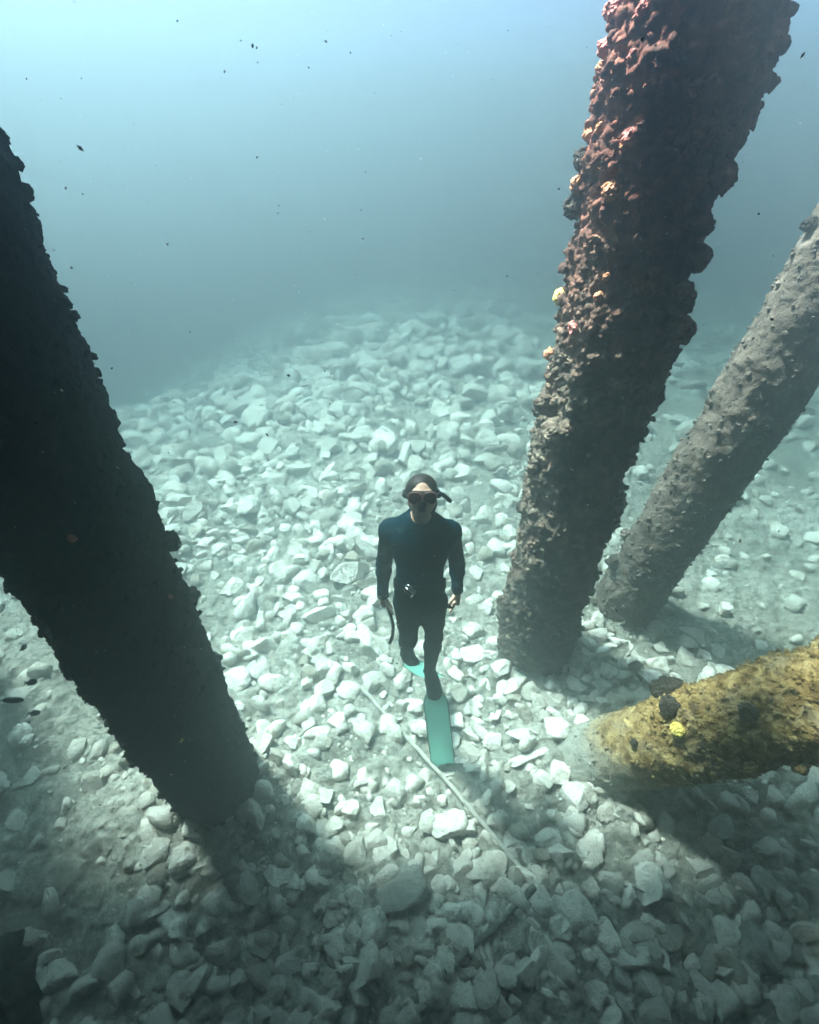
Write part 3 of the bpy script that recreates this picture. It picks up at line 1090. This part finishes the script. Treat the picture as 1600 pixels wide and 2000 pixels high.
# folds of the neoprene at elbows, wrists, waist, hips and knees
P = suit.pts((slice(None),) * 3).astype(np.float32)
fold = np.zeros(suit.f.shape, dtype=np.float32)
for jn, rad, amp in (('elR', 0.10, 0.0045), ('elL', 0.10, 0.0045), ('wrR', 0.07, 0.0035), ('wrL', 0.07, 0.0035), ('waist', 0.11, 0.0040), ('hipR', 0.14, 0.0045), ('hipL', 0.14, 0.0045),
                     ('knR', 0.12, 0.005), ('knL', 0.12, 0.005), ('anL', 0.08, 0.004), ('anR', 0.08, 0.004), ('shR', 0.10, 0.0018), ('shL', 0.10, 0.0018)):
    D2 = ((P - np.array(J[jn][:], dtype=np.float32)) ** 2).sum(-1)
    fold += amp * np.exp(-D2 / (rad * rad)) * np.sin(P[..., 2] * (120 + 300 * (J[jn].x % 0.2)) + 2.6 * np.sin(P[..., 0] * 31 + J[jn].z * 9) + 2.2 * np.sin(P[..., 1] * 27 + J[jn].x * 40))
suit.f += fold
del P, fold, D2

body = Field(lo, hi, 0.0045)
torso(body, -0.012)
body.cone(J['neck'] - TU * 0.05, H(0, -0.05, -0.02), 0.056, 0.054, 0.03)
body.ell(H(0, 0.030, -0.012), (HX, HU, HF), (0.076, 0.0781, 0.096), 0.02)
body.ell(H(0, -0.040, 0.030), (HX, HU, HF), (0.060, 0.0655, 0.062), 0.03)
body.cone(H(-0.052, -0.055, 0.0), H(-0.016, -0.104, 0.068), 0.022, 0.018, 0.03)
body.cone(H(0.052, -0.055, 0.0), H(0.016, -0.104, 0.068), 0.022, 0.018, 0.03)
body.ell(H(0, -0.103, 0.070), (HX, HU, HF), (0.024, 0.0151, 0.020), 0.02)
body.cone(H(-0.04, 0.030, 0.078), H(0.04, 0.030, 0.078), 0.012, 0.012, 0.02)
body.cone(H(0, 0.015, 0.088), H(0, -0.028, 0.108), 0.009, 0.014, 0.012)
body.ell(H(0, -0.060, 0.082), (HX, HU, HF), (0.030, 0.0076, 0.012), 0.012)
body.ell(H(0, -0.0615, 0.0915), (HX, HU, HF), (0.024, 0.0046, 0.008), 0.004)
body.ell(H(0, -0.0790, 0.0890), (HX, HU, HF), (0.021, 0.0055, 0.008), 0.004)
body.ell(H(0, -0.0690, 0.0990), (HX, HU, HF), (0.030, 0.0045, 0.012), 0.0, 0.0, True)
for s in (-1, 1):
    body.ell(H(s * 0.079, -0.004, -0.012), (HX, HU, HF), (0.010, 0.0260, 0.019), 0.008)
    body.ell(H(s * 0.038, -0.022, 0.066), (HX, HU, HF), (0.026, 0.0202, 0.024), 0.02)


def hand(F, W, D, out, front, curl, k=0.005):
    """W wrist, D towards the fingertips, out = side the thumb leaves from, front = palm-to-fingertip curl direction"""
    D, out, front = D.normalized(), out.normalized(), front.normalized()
    F.cone(W, W + D * 0.045, 0.027, 0.033, 0.015, (front, 1.7))
    F.cone(W + D * 0.04, W + D * 0.085, 0.034, 0.036, 0.015, (front, 2.1))
    for i, (o, ln, r) in enumerate(((0.030, 0.070, 0.0088), (0.010, 0.080, 0.0092), (-0.010, 0.074, 0.0088), (-0.029, 0.058, 0.0078))):
        a = W + D * (0.088 - 0.006 * (i == 3)) + out * o
        ang = curl * (0.8 + 0.15 * i)
        p0, t = a, 0
        for seg, fr_ in ((0, 0.45), (1, 0.32), (2, 0.23)):
            t += ang * (0.7, 0.9, 0.6)[seg]
            p1 = p0 + (D * math.cos(t) + front * math.sin(t)) * ln * fr_
            F.cone(p0, p1, r * (1 - 0.07 * seg), r * (0.95 - 0.09 * seg), k)
            p0 = p1
    a = W + D * 0.030 + out * 0.026
    b1 = a + (D * 0.65 + out * 0.6 + front * 0.35).normalized() * 0.042
    b2 = b1 + (D * 0.85 + out * 0.1 + front * 0.5).normalized() * 0.030
    F.cone(a, b1, 0.0135, 0.0105, 0.01)
    F.cone(b1, b2, 0.0105, 0.0085, 0.005)


DR = Vector((0.10, -0.12, -1)).normalized()
DL = Vector((-0.04, -0.10, -1)).normalized()
hand(body, J['wrR'] - DR * 0.01, DR, Vector((0.55, -0.8, 0.1)), Vector((0.75, -0.4, 0.05)), 0.62)
hand(body, J['wrL'] - DL * 0.01, DL, Vector((-0.55, -0.8, 0.1)), Vector((-0.75, -0.4, 0.05)), 0.30)

person = link('person', body.mesh('person'), M['skin'])
bm_ = person.data
bm_.materials.append(M['lip'])
bm_.materials.append(M['stubble'])
cen = np.empty(len(bm_.polygons) * 3)
bm_.polygons.foreach_get('center', cen)
cen = cen.reshape(-1, 3) - np.array(HC[:])
cx_, cu_, cf_ = cen @ np.array(HX[:]), cen @ np.array(HU[:]) / 0.84, cen @ np.array(HF[:])
mi = np.zeros(len(bm_.polygons), dtype=np.int32)
mi[(cu_ < -0.030 - 0.35 * np.maximum(0, np.abs(cx_) - 0.03)) & (cu_ > -0.125) & (cf_ > 0.012) & ~((cu_ > -0.052) & (np.abs(cx_) > 0.030))] = 2
mi[(np.abs(cx_) < 0.0235) & (cu_ < -0.057) & (cu_ > -0.0875) & (cf_ > 0.080) & (np.abs(cx_) < 0.030 - 0.9 * np.abs(cu_ + 0.071))] = 1
bm_.polygons.foreach_set('material_index', mi)
tag(person, 'person in a black wetsuit, mask and teal fins gliding upright above the rubble', 'person')
link('wetsuit', suit.mesh('wetsuit'), M['neoprene'], person)
del body, suit

# hair: slicked back from the forehead, falling behind the ears to the collar
hf = Field(np.array(HC[:]) - 0.19, np.array(HC[:]) + 0.19, 0.004)
hf.ell(H(0, 0.032, -0.018), (HX, HU, HF), (0.084, 0.0823, 0.100), 0.0)
hf.ell(H(0, -0.055, -0.055), (HX, HU, HF), (0.072, 0.0714, 0.050), 0.03)
hf.ell(H(0.045, -0.075, -0.035), (HX, HU, HF), (0.038, 0.0504, 0.040), 0.03)
P = hf.pts((slice(None),) * 3)
Lx, Lu, Lf = (P - np.array(HC[:])) @ np.array(HX[:]), (P - np.array(HC[:])) @ np.array(HU[:]), (P - np.array(HC[:])) @ np.array(HF[:])
line = 0.066 - 0.10 * np.maximum(0, 0.06 - Lu) - 0.45 * np.maximum(0, 0.030 - np.abs(Lx)) + 0.9 * np.maximum(0, Lu - 0.070) - 0.5 * np.maximum(0, np.abs(Lx) - 0.055)
front_cut = (Lf - np.minimum(line, np.where(Lu < 0.0, -0.005, 1))) * 0.8
strand = 0.0016 * np.sin(Lx * 420 + 6 * np.sin(Lf * 30) + 3 * Lu * 40) * 0.5
hf.f = np.maximum(hf.f + strand.astype(np.float32), front_cut.astype(np.float32))
link('hair', hf.mesh('hair'), M['hair'], person)
del hf, P, Lx, Lu, Lf, line, front_cut, strand

# mask: silicone skirt with nose pocket, two tinted lenses with rose rims, strap
mk = Field(np.array(H(0, 0.0, 0.08)[:]) - 0.13, np.array(H(0, 0.0, 0.08)[:]) + 0.13, 0.004)
mk.ell(H(0, 0.006, 0.066), (HX, HU, HF), (0.082, 0.0370, 0.052), 0.0)
mk.ell(H(-0.036, 0.008, 0.082), (HX, HU, HF), (0.040, 0.0302, 0.038), 0.012)
mk.ell(H(0.036, 0.008, 0.082), (HX, HU, HF), (0.040, 0.0302, 0.038), 0.012)
mk.cone(H(0, 0.02, 0.10), H(0, -0.036, 0.118), 0.016, 0.019, 0.014)
mask = link('diving_mask', mk.mesh('diving_mask'), M['rubber'], person)
del mk
for s in (-1, 1):
    c = H(s * 0.037, 0.008, 0.119)
    ex_ = (HX * math.cos(0.22) - HF * s * math.sin(0.22)).normalized()
    ff = ex_.cross(HU) * (1 if ex_.cross(HU).dot(HF) > 0 else -1)
    V, F, ringp = [], [], []
    n = 36
    for k in range(n):
        a = 2 * math.pi * k / n
        ca, sa = math.cos(a), math.sin(a)
        rx_ = 0.036 * abs(ca) ** 0.75 * (1 if ca > 0 else -1)
        ru = 0.031 * abs(sa) ** 0.8 * (1 if sa > 0 else -1)
        if sa < 0 and ca * s < 0:
            ru *= 0.75
        ringp.append(c + ex_ * rx_ + HU * ru)
    for q in ringp:
        V.append((q + ff * 0.0)[:])
    for q in ringp:
        V.append((c + (q - c) * 0.6 + ff * 0.0035)[:])
    V.append((c + ff * 0.0045)[:])
    for k in range(n):
        k2 = (k + 1) % n
        F.append((k, k2, n + k2, n + k))
        F.append((n + k, n + k2, 2 * n))
    lens = link('lens', poly_mesh('lens', V, F), M['lens'], mask)
    V, F = tube(ringp + ringp[:2], 0.0026, 8, cap=False)
    link('lens_rim', poly_mesh('lens_rim', V, F), M['rim'], mask)
pts = []
for k in range(41):
    a = math.radians(-15 + 210 * k / 40)
    pts.append(H(0.0905 * math.cos(a), 0.010 + 0.012 * math.sin(a), 0.022 - 0.146 * math.sin(a) * (1 if math.sin(a) > 0 else 0.9)))
V, F = tube(pts, 0.013, 10, (HX, 1.0))
link('strap', poly_mesh('strap', V, F), M['rubber'], mask)
for s in (-1, 1):
    V, F = tube([H(s * 0.080, 0.006, 0.060), H(s * 0.091, 0.008, 0.035), H(s * 0.093, 0.010, 0.012)], [0.012, 0.014, 0.010], 10)
    link('strap_buckle', poly_mesh('strap_buckle', V, F), M['rubber'], mask)

# snorkel tucked under the strap, pointing out and down behind the head
s0 = H(0.092, 0.012, 0.0)
e0 = at_y(880, 979, 2.16)
dirn = (e0 - s0).normalized()
sp = [s0 - dirn * 0.03 + Vector((0, 0, 0.01))] + [s0 + (e0 - s0) * (k / 8) + Vector((0, 0, 0.006 * math.sin(math.pi * k / 8))) for k in range(9)]
V, F = tube(sp, [0.010] + [0.0115] * 9, 12)
sn = link('snorkel', poly_mesh('snorkel', V, F), M['rubber'], person)
V, F = tube([e0 - dirn * 0.028, e0 - dirn * 0.018], 0.0135, 12)
link('snorkel_band', poly_mesh('snorkel_band', V, F), M['neoprene_foot'], sn)

# weight belt with steel buckle and loose tail
bc = J['waist'].lerp(J['pelvis'], 0.62)
pts = []
for k in range(49):
    a = 2 * math.pi * k / 48
    pts.append(bc + EX * 0.147 * math.cos(a) + TF * 0.106 * math.sin(a))
V, F = [], []
for q in pts[:-1]:
    n_ = (q - bc).normalized()
    for du, dn in ((-0.022, 0.0), (-0.022, 0.006), (0.022, 0.006), (0.022, 0.0)):
        V.append((q + TU * du + n_ * dn)[:])
for k in range(48):
    k2 = (k + 1) % 48
    for c in range(4):
        c2 = (c + 1) % 4
        F.append((k * 4 + c, k2 * 4 + c, k2 * 4 + c2, k * 4 + c2))
belt = link('weight_belt', poly_mesh('weight_belt', V, F, False), M['rubber'], person)
a = math.radians(112)
q = bc + EX * 0.147 * math.cos(a) + TF * 0.112 * math.sin(a)
nb = (EX * math.cos(a) / 0.157 + TF * math.sin(a) / 0.112).normalized()
tb = nb.cross(TU).normalized()
w1 = (tb * 0.8 + TU * 0.6).normalized() if (tb * 1).dot(EX) < 0 else (-tb * 0.8 + TU * 0.6).normalized()
w2 = nb.cross(w1).normalized()
for wdt, ht in ((0.030, 0.020),):
    loop = [q + nb * 0.012 + w1 * sx_ * wdt + w2 * sy_ * ht for sx_, sy_ in ((-1, -1), (1, -1), (1, 1), (-1, 1))]
    dense = []
    for i in range(4):
        for k in range(4):
            dense.append(loop[i].lerp(loop[(i + 1) % 4], k / 4))
    V, F = tube(dense + dense[:2], 0.0035, 8, cap=False)
    bk = link('buckle', poly_mesh('buckle', V, F), M['steel'], belt)
V, F = tube([q + nb * 0.014 - w1 * 0.026, q + nb * 0.014 + w1 * 0.030], 0.004, 8)
link('buckle_bar', poly_mesh('buckle_bar', V, F), M['steel'], belt)
t0 = at_y(866, 1182, 1.96)
t1 = at_y(884, 1188, 1.97)
V, F = tube([t0 + Vector((-0.03, 0, 0.05)), t0 + Vector((0, 0, 0.01)), t0.lerp(t1, 0.6), t1], [0.030, 0.026, 0.016, 0.006], 10, (Vector((0, 1, 0)), 0.35))
link('belt_tail', poly_mesh('belt_tail', V, F), M['rubber'], belt)

# wrist strap on the bare hand
wp = J['wrR'] + DR * 0.012
a1 = DR.cross(Vector((0, 1, 0))).normalized()
a2 = DR.cross(a1)
pts = [wp + a1 * 0.034 * math.cos(2 * math.pi * k / 20) + a2 * 0.032 * math.sin(2 * math.pi * k / 20) for k in range(22)]
V, F = tube(pts, 0.006, 8, cap=False)
link('wrist_strap', poly_mesh('wrist_strap', V, F), M['rubber'], person)


# fins: foot pocket and long blade with raised rails
def fin(toe, ankle, tip, width, side, bend):
    d = (tip - toe)
    L = d.length
    d.normalize()
    side = (side - d * side.dot(d)).normalized()
    n = d.cross(side).normalized()
    if n.y > 0:
        n = -n
    rows = 26
    V, F, left, right = [], [], [], []
    for i in range(rows):
        t = i / (rows - 1)
        w = width * (0.40 + 0.60 * min(1, t / 0.16) ** 0.7) * (1 + 0.06 * t)
        c = toe - d * 0.02 + d * (L + 0.02) * t + n * bend * math.sin(math.pi * t) 
        for sd in (-1, 1):
            for th_ in (-0.0025, 0.0025):
                V.append((c + side * sd * w * 0.5 + n * th_)[:])
        left.append(c - side * w * 0.5)
        right.append(c + side * w * 0.5)
    for i in range(rows - 1):
        a, b_ = i * 4, i * 4 + 4
        for p_, q_ in ((0, 2), (3, 1), (1, 0), (2, 3)):
            F.append((a + p_, a + q_, b_ + q_, b_ + p_))
    F.append((0, 1, 3, 2))
    e = (rows - 1) * 4
    F.append((e, e + 2, e + 3, e + 1))
    root = link('fin', poly_mesh('fin', V, F, False), M['fin'], person)
    for edge in (left, right):
        v, f = tube(edge, [0.0045] * 20 + [0.004, 0.0038, 0.0035, 0.003, 0.0028, 0.0025], 8)
        link('rail', poly_mesh('rail', v, f), M['fin_rail'], root)
    fp = Field(np.minimum(np.array(ankle[:]), np.array(toe[:])) - 0.11, np.maximum(np.array(ankle[:]), np.array(toe[:])) + 0.11, 0.006)
    mid = ankle.lerp(toe, 0.45)
    fp.cone(mid, toe, 0.050, 0.046, 0.02)
    fp.cone(toe - d * 0.05, toe + d * 0.045, 0.052, 0.060, 0.03, (n, 1.9))
    fp.cone(mid + Vector((0, 0.02, 0.02)), mid, 0.046, 0.048, 0.02)
    link('foot_pocket', fp.mesh('foot_pocket'), M['neoprene_foot'], root)
    return root


tipL = at_y(866, 1496, 1.84)
fin(J['toL'], J['anL'], tipL, 0.178, Vector((1, 0.10, 0.16)), 0.035)
tipR = at_y(848, 1322, 2.52)
fin(J['toR'], J['anR'], tipR, 0.19, Vector((1, -0.15, 0.35)), 0.02)

# black strap hanging from the diver's closed hand
hp = J['wrR'] + DR * 0.095 + Vector((0.012, 0.0, 0))
e1_ = at_y(768, 1225, 2.05)
e2_ = at_y(761, 1257, 2.05)
pts = []
ctrl = [hp + Vector((-0.004, 0, 0.02)), hp, hp.lerp(e1_, 0.45) + Vector((0.006, 0, 0)), e1_, e1_.lerp(e2_, 0.6) + Vector((0.008, 0, 0)), e2_]
for i in range(len(ctrl) - 1):
    p0, p1, p2, p3 = ctrl[max(0, i - 1)], ctrl[i], ctrl[i + 1], ctrl[min(len(ctrl) - 1, i + 2)]
    for k in range(6):
        t = k / 6
        pts.append(0.5 * ((2 * p1) + (p2 - p0) * t + (2 * p0 - 5 * p1 + 4 * p2 - p3) * t * t + (3 * p1 - p0 - 3 * p2 + p3) * t ** 3))
pts.append(ctrl[-1])
V, F = tube(pts, 0.012, 10, (Vector((0, 1, 0)), 0.6))
o = link('strap', poly_mesh('strap', V, F), M['rubber'])
tag(o, 'curved black strap hanging from the diver\'s bare hand', 'strap')

# ------------------------------------------------------------------ small fish
def make_fish(px, py, y, length, yaw, pitch, label):
    p = at_y(px, py, y)
    root = link('fish', None)
    tag(root, label, 'fish', 'small dark fish near the near-black pile')
    root.location = p
    root.rotation_euler = (0, pitch, yaw)
    n = 14
    pts, rad = [], []
    for k in range(n):
        t = k / (n - 1)
        pts.append(Vector(((0.5 - t * 0.82) * length, 0, 0)))
        rad.append(length * 0.19 * (math.sin(math.pi * min(1, t ** 0.75 * 0.93 + 0.04)) ** 0.8) + length * 0.012)
    V, F = tube(pts, rad, 12, (Vector((0, 1, 0)), 0.5))
    link('body', poly_mesh('body', V, F), M['fish'], root)

    def finmesh(nm, poly):
        V = [(x * length, s * 0.004 * length, z * length) for s in (-1, 1) for x, z in poly]
        k = len(poly)
        F = [tuple(range(k))[::-1], tuple(range(k, 2 * k))] + [(i, (i + 1) % k, k + (i + 1) % k, k + i) for i in range(k)]
        link(nm, poly_mesh(nm, V, F, False), M['fish'], root)
    finmesh('tail_fin', [(-0.29, 0.02), (-0.50, 0.16), (-0.43, 0.0), (-0.50, -0.16), (-0.29, -0.02)])
    finmesh('dorsal_fin', [(0.18, 0.15), (0.0, 0.25), (-0.18, 0.17), (-0.22, 0.09), (0.1, 0.12)])
    finmesh('anal_fin', [(0.02, -0.15), (-0.12, -0.22), (-0.22, -0.09)])
    for s in (-1, 1):
        v, f = ICO[2]
        w = v * length * 0.025 + np.array((0.38 * length, s * 0.05 * length, 0.035 * length))
        link('eye', mesh_from('eye', w, f), M['speck_pale'], root)
    return root


make_fish(45, 1266, 1.62, 0.075, 1.9, 0.5, 'small dark fish uppermost of those below the near-black pile')
make_fish(60, 1333, 1.50, 0.085, 1.4, 0.9, 'plump dark fish in the middle of the short column of fish')
make_fish(66, 1393, 1.45, 0.080, 1.2, 1.0, 'dark fish lowest of the column, just above the blue shadow')
make_fish(20, 1368, 1.50, 0.13, 0.2, 0.25, 'longer grey fish cut by the edge of the picture')
make_fish(103, 1847, 0.85, 0.085, 0.3, -0.25, 'dark fish just above the black boulder in the corner')
make_fish(30, 1745, 1.05, 0.10, 0.35, -0.3, 'slim dark fish at the picture\'s edge in the shaded floor')

# ------------------------------------------------------------------ specks drifting in the water
def specks(name, n, seed, s0, s1, mat, label):
    rng = np.random.RandomState(seed)
    base_v = np.array([(1, 0, 0), (-1, 0, 0), (0, 1, 0), (0, -1, 0), (0, 0, 1), (0, 0, -1)], float)
    base_f = np.array([(0, 2, 4), (2, 1, 4), (1, 3, 4), (3, 0, 4), (2, 0, 5), (1, 2, 5), (3, 1, 5), (0, 3, 5)])
    parts = []
    while len(parts) < n:
        y = 0.5 + 7.0 * rng.random() ** 1.3
        x = rng.uniform(-1, 1) * (0.8 + 0.95 * y)
        z = rng.uniform(0.25, 5.2)
        if z < ground_z(x, y) + 0.15 or math.hypot(y, z - CAMZ) < 0.9:
            continue
        s = s0 + (s1 - s0) * rng.random() ** 3
        v = base_v * (s, s * rng.uniform(0.5, 1), s * rng.uniform(0.8, 2.2))
        a = rng.uniform(0, 6.28)
        R = np.array([[math.cos(a), 0, math.sin(a)], [0, 1, 0], [-math.sin(a), 0, math.cos(a)]])
        parts.append((v @ R.T + (x, y, z), base_f))
    v, f = join_blobs(parts)
    o = link(name, mesh_from(name, v, f, False), mat)
    tag(o, label, 'specks', None, 'stuff')


specks('drifting_specks', 2600, 3, 0.0009, 0.0032, M['speck_dark'], 'tiny dark specks drifting through the water')
specks('drifting_specks', 4200, 4, 0.0010, 0.0036, M['speck_pale'], 'tiny pale specks drifting through the water')

# ------------------------------------------------------------------ the water itself
lo_z, hi_z = float(Zg.min()) - 1.0, DECK_Z + 0.70
bm = bmesh.new()
bmesh.ops.create_cube(bm, size=1.0)
for v_ in bm.verts:
    v_.co = ((v_.co.x) * 124, (v_.co.y) * 104 + 10, lo_z + (v_.co.z + 0.5) * (hi_z - lo_z))
me = bpy.data.meshes.new('haze')
bm.to_mesh(me)
bm.free()
hm = bpy.data.materials.new('sea_water')
hm.use_nodes = True
nt = hm.node_tree
nt.nodes.remove(nt.nodes['Principled BSDF'])
pv = nt.nodes.new('ShaderNodeVolumePrincipled')
pv.inputs['Color'].default_value = (*HAZE_COLOR, 1)
pv.inputs['Absorption Color'].default_value = (*HAZE_ABSORB, 1)
pv.inputs['Density'].default_value = HAZE_DENSITY
pv.inputs['Anisotropy'].default_value = HAZE_G
nt.links.new(pv.outputs[0], nt.nodes['Material Output'].inputs['Volume'])
try:
    hm.cycles.homogeneous_volume = True
except Exception:
    pass
hz = link('haze', me, hm)
tag(hz, 'clear blue-green sea water thickening with distance', 'water', None, 'stuff')
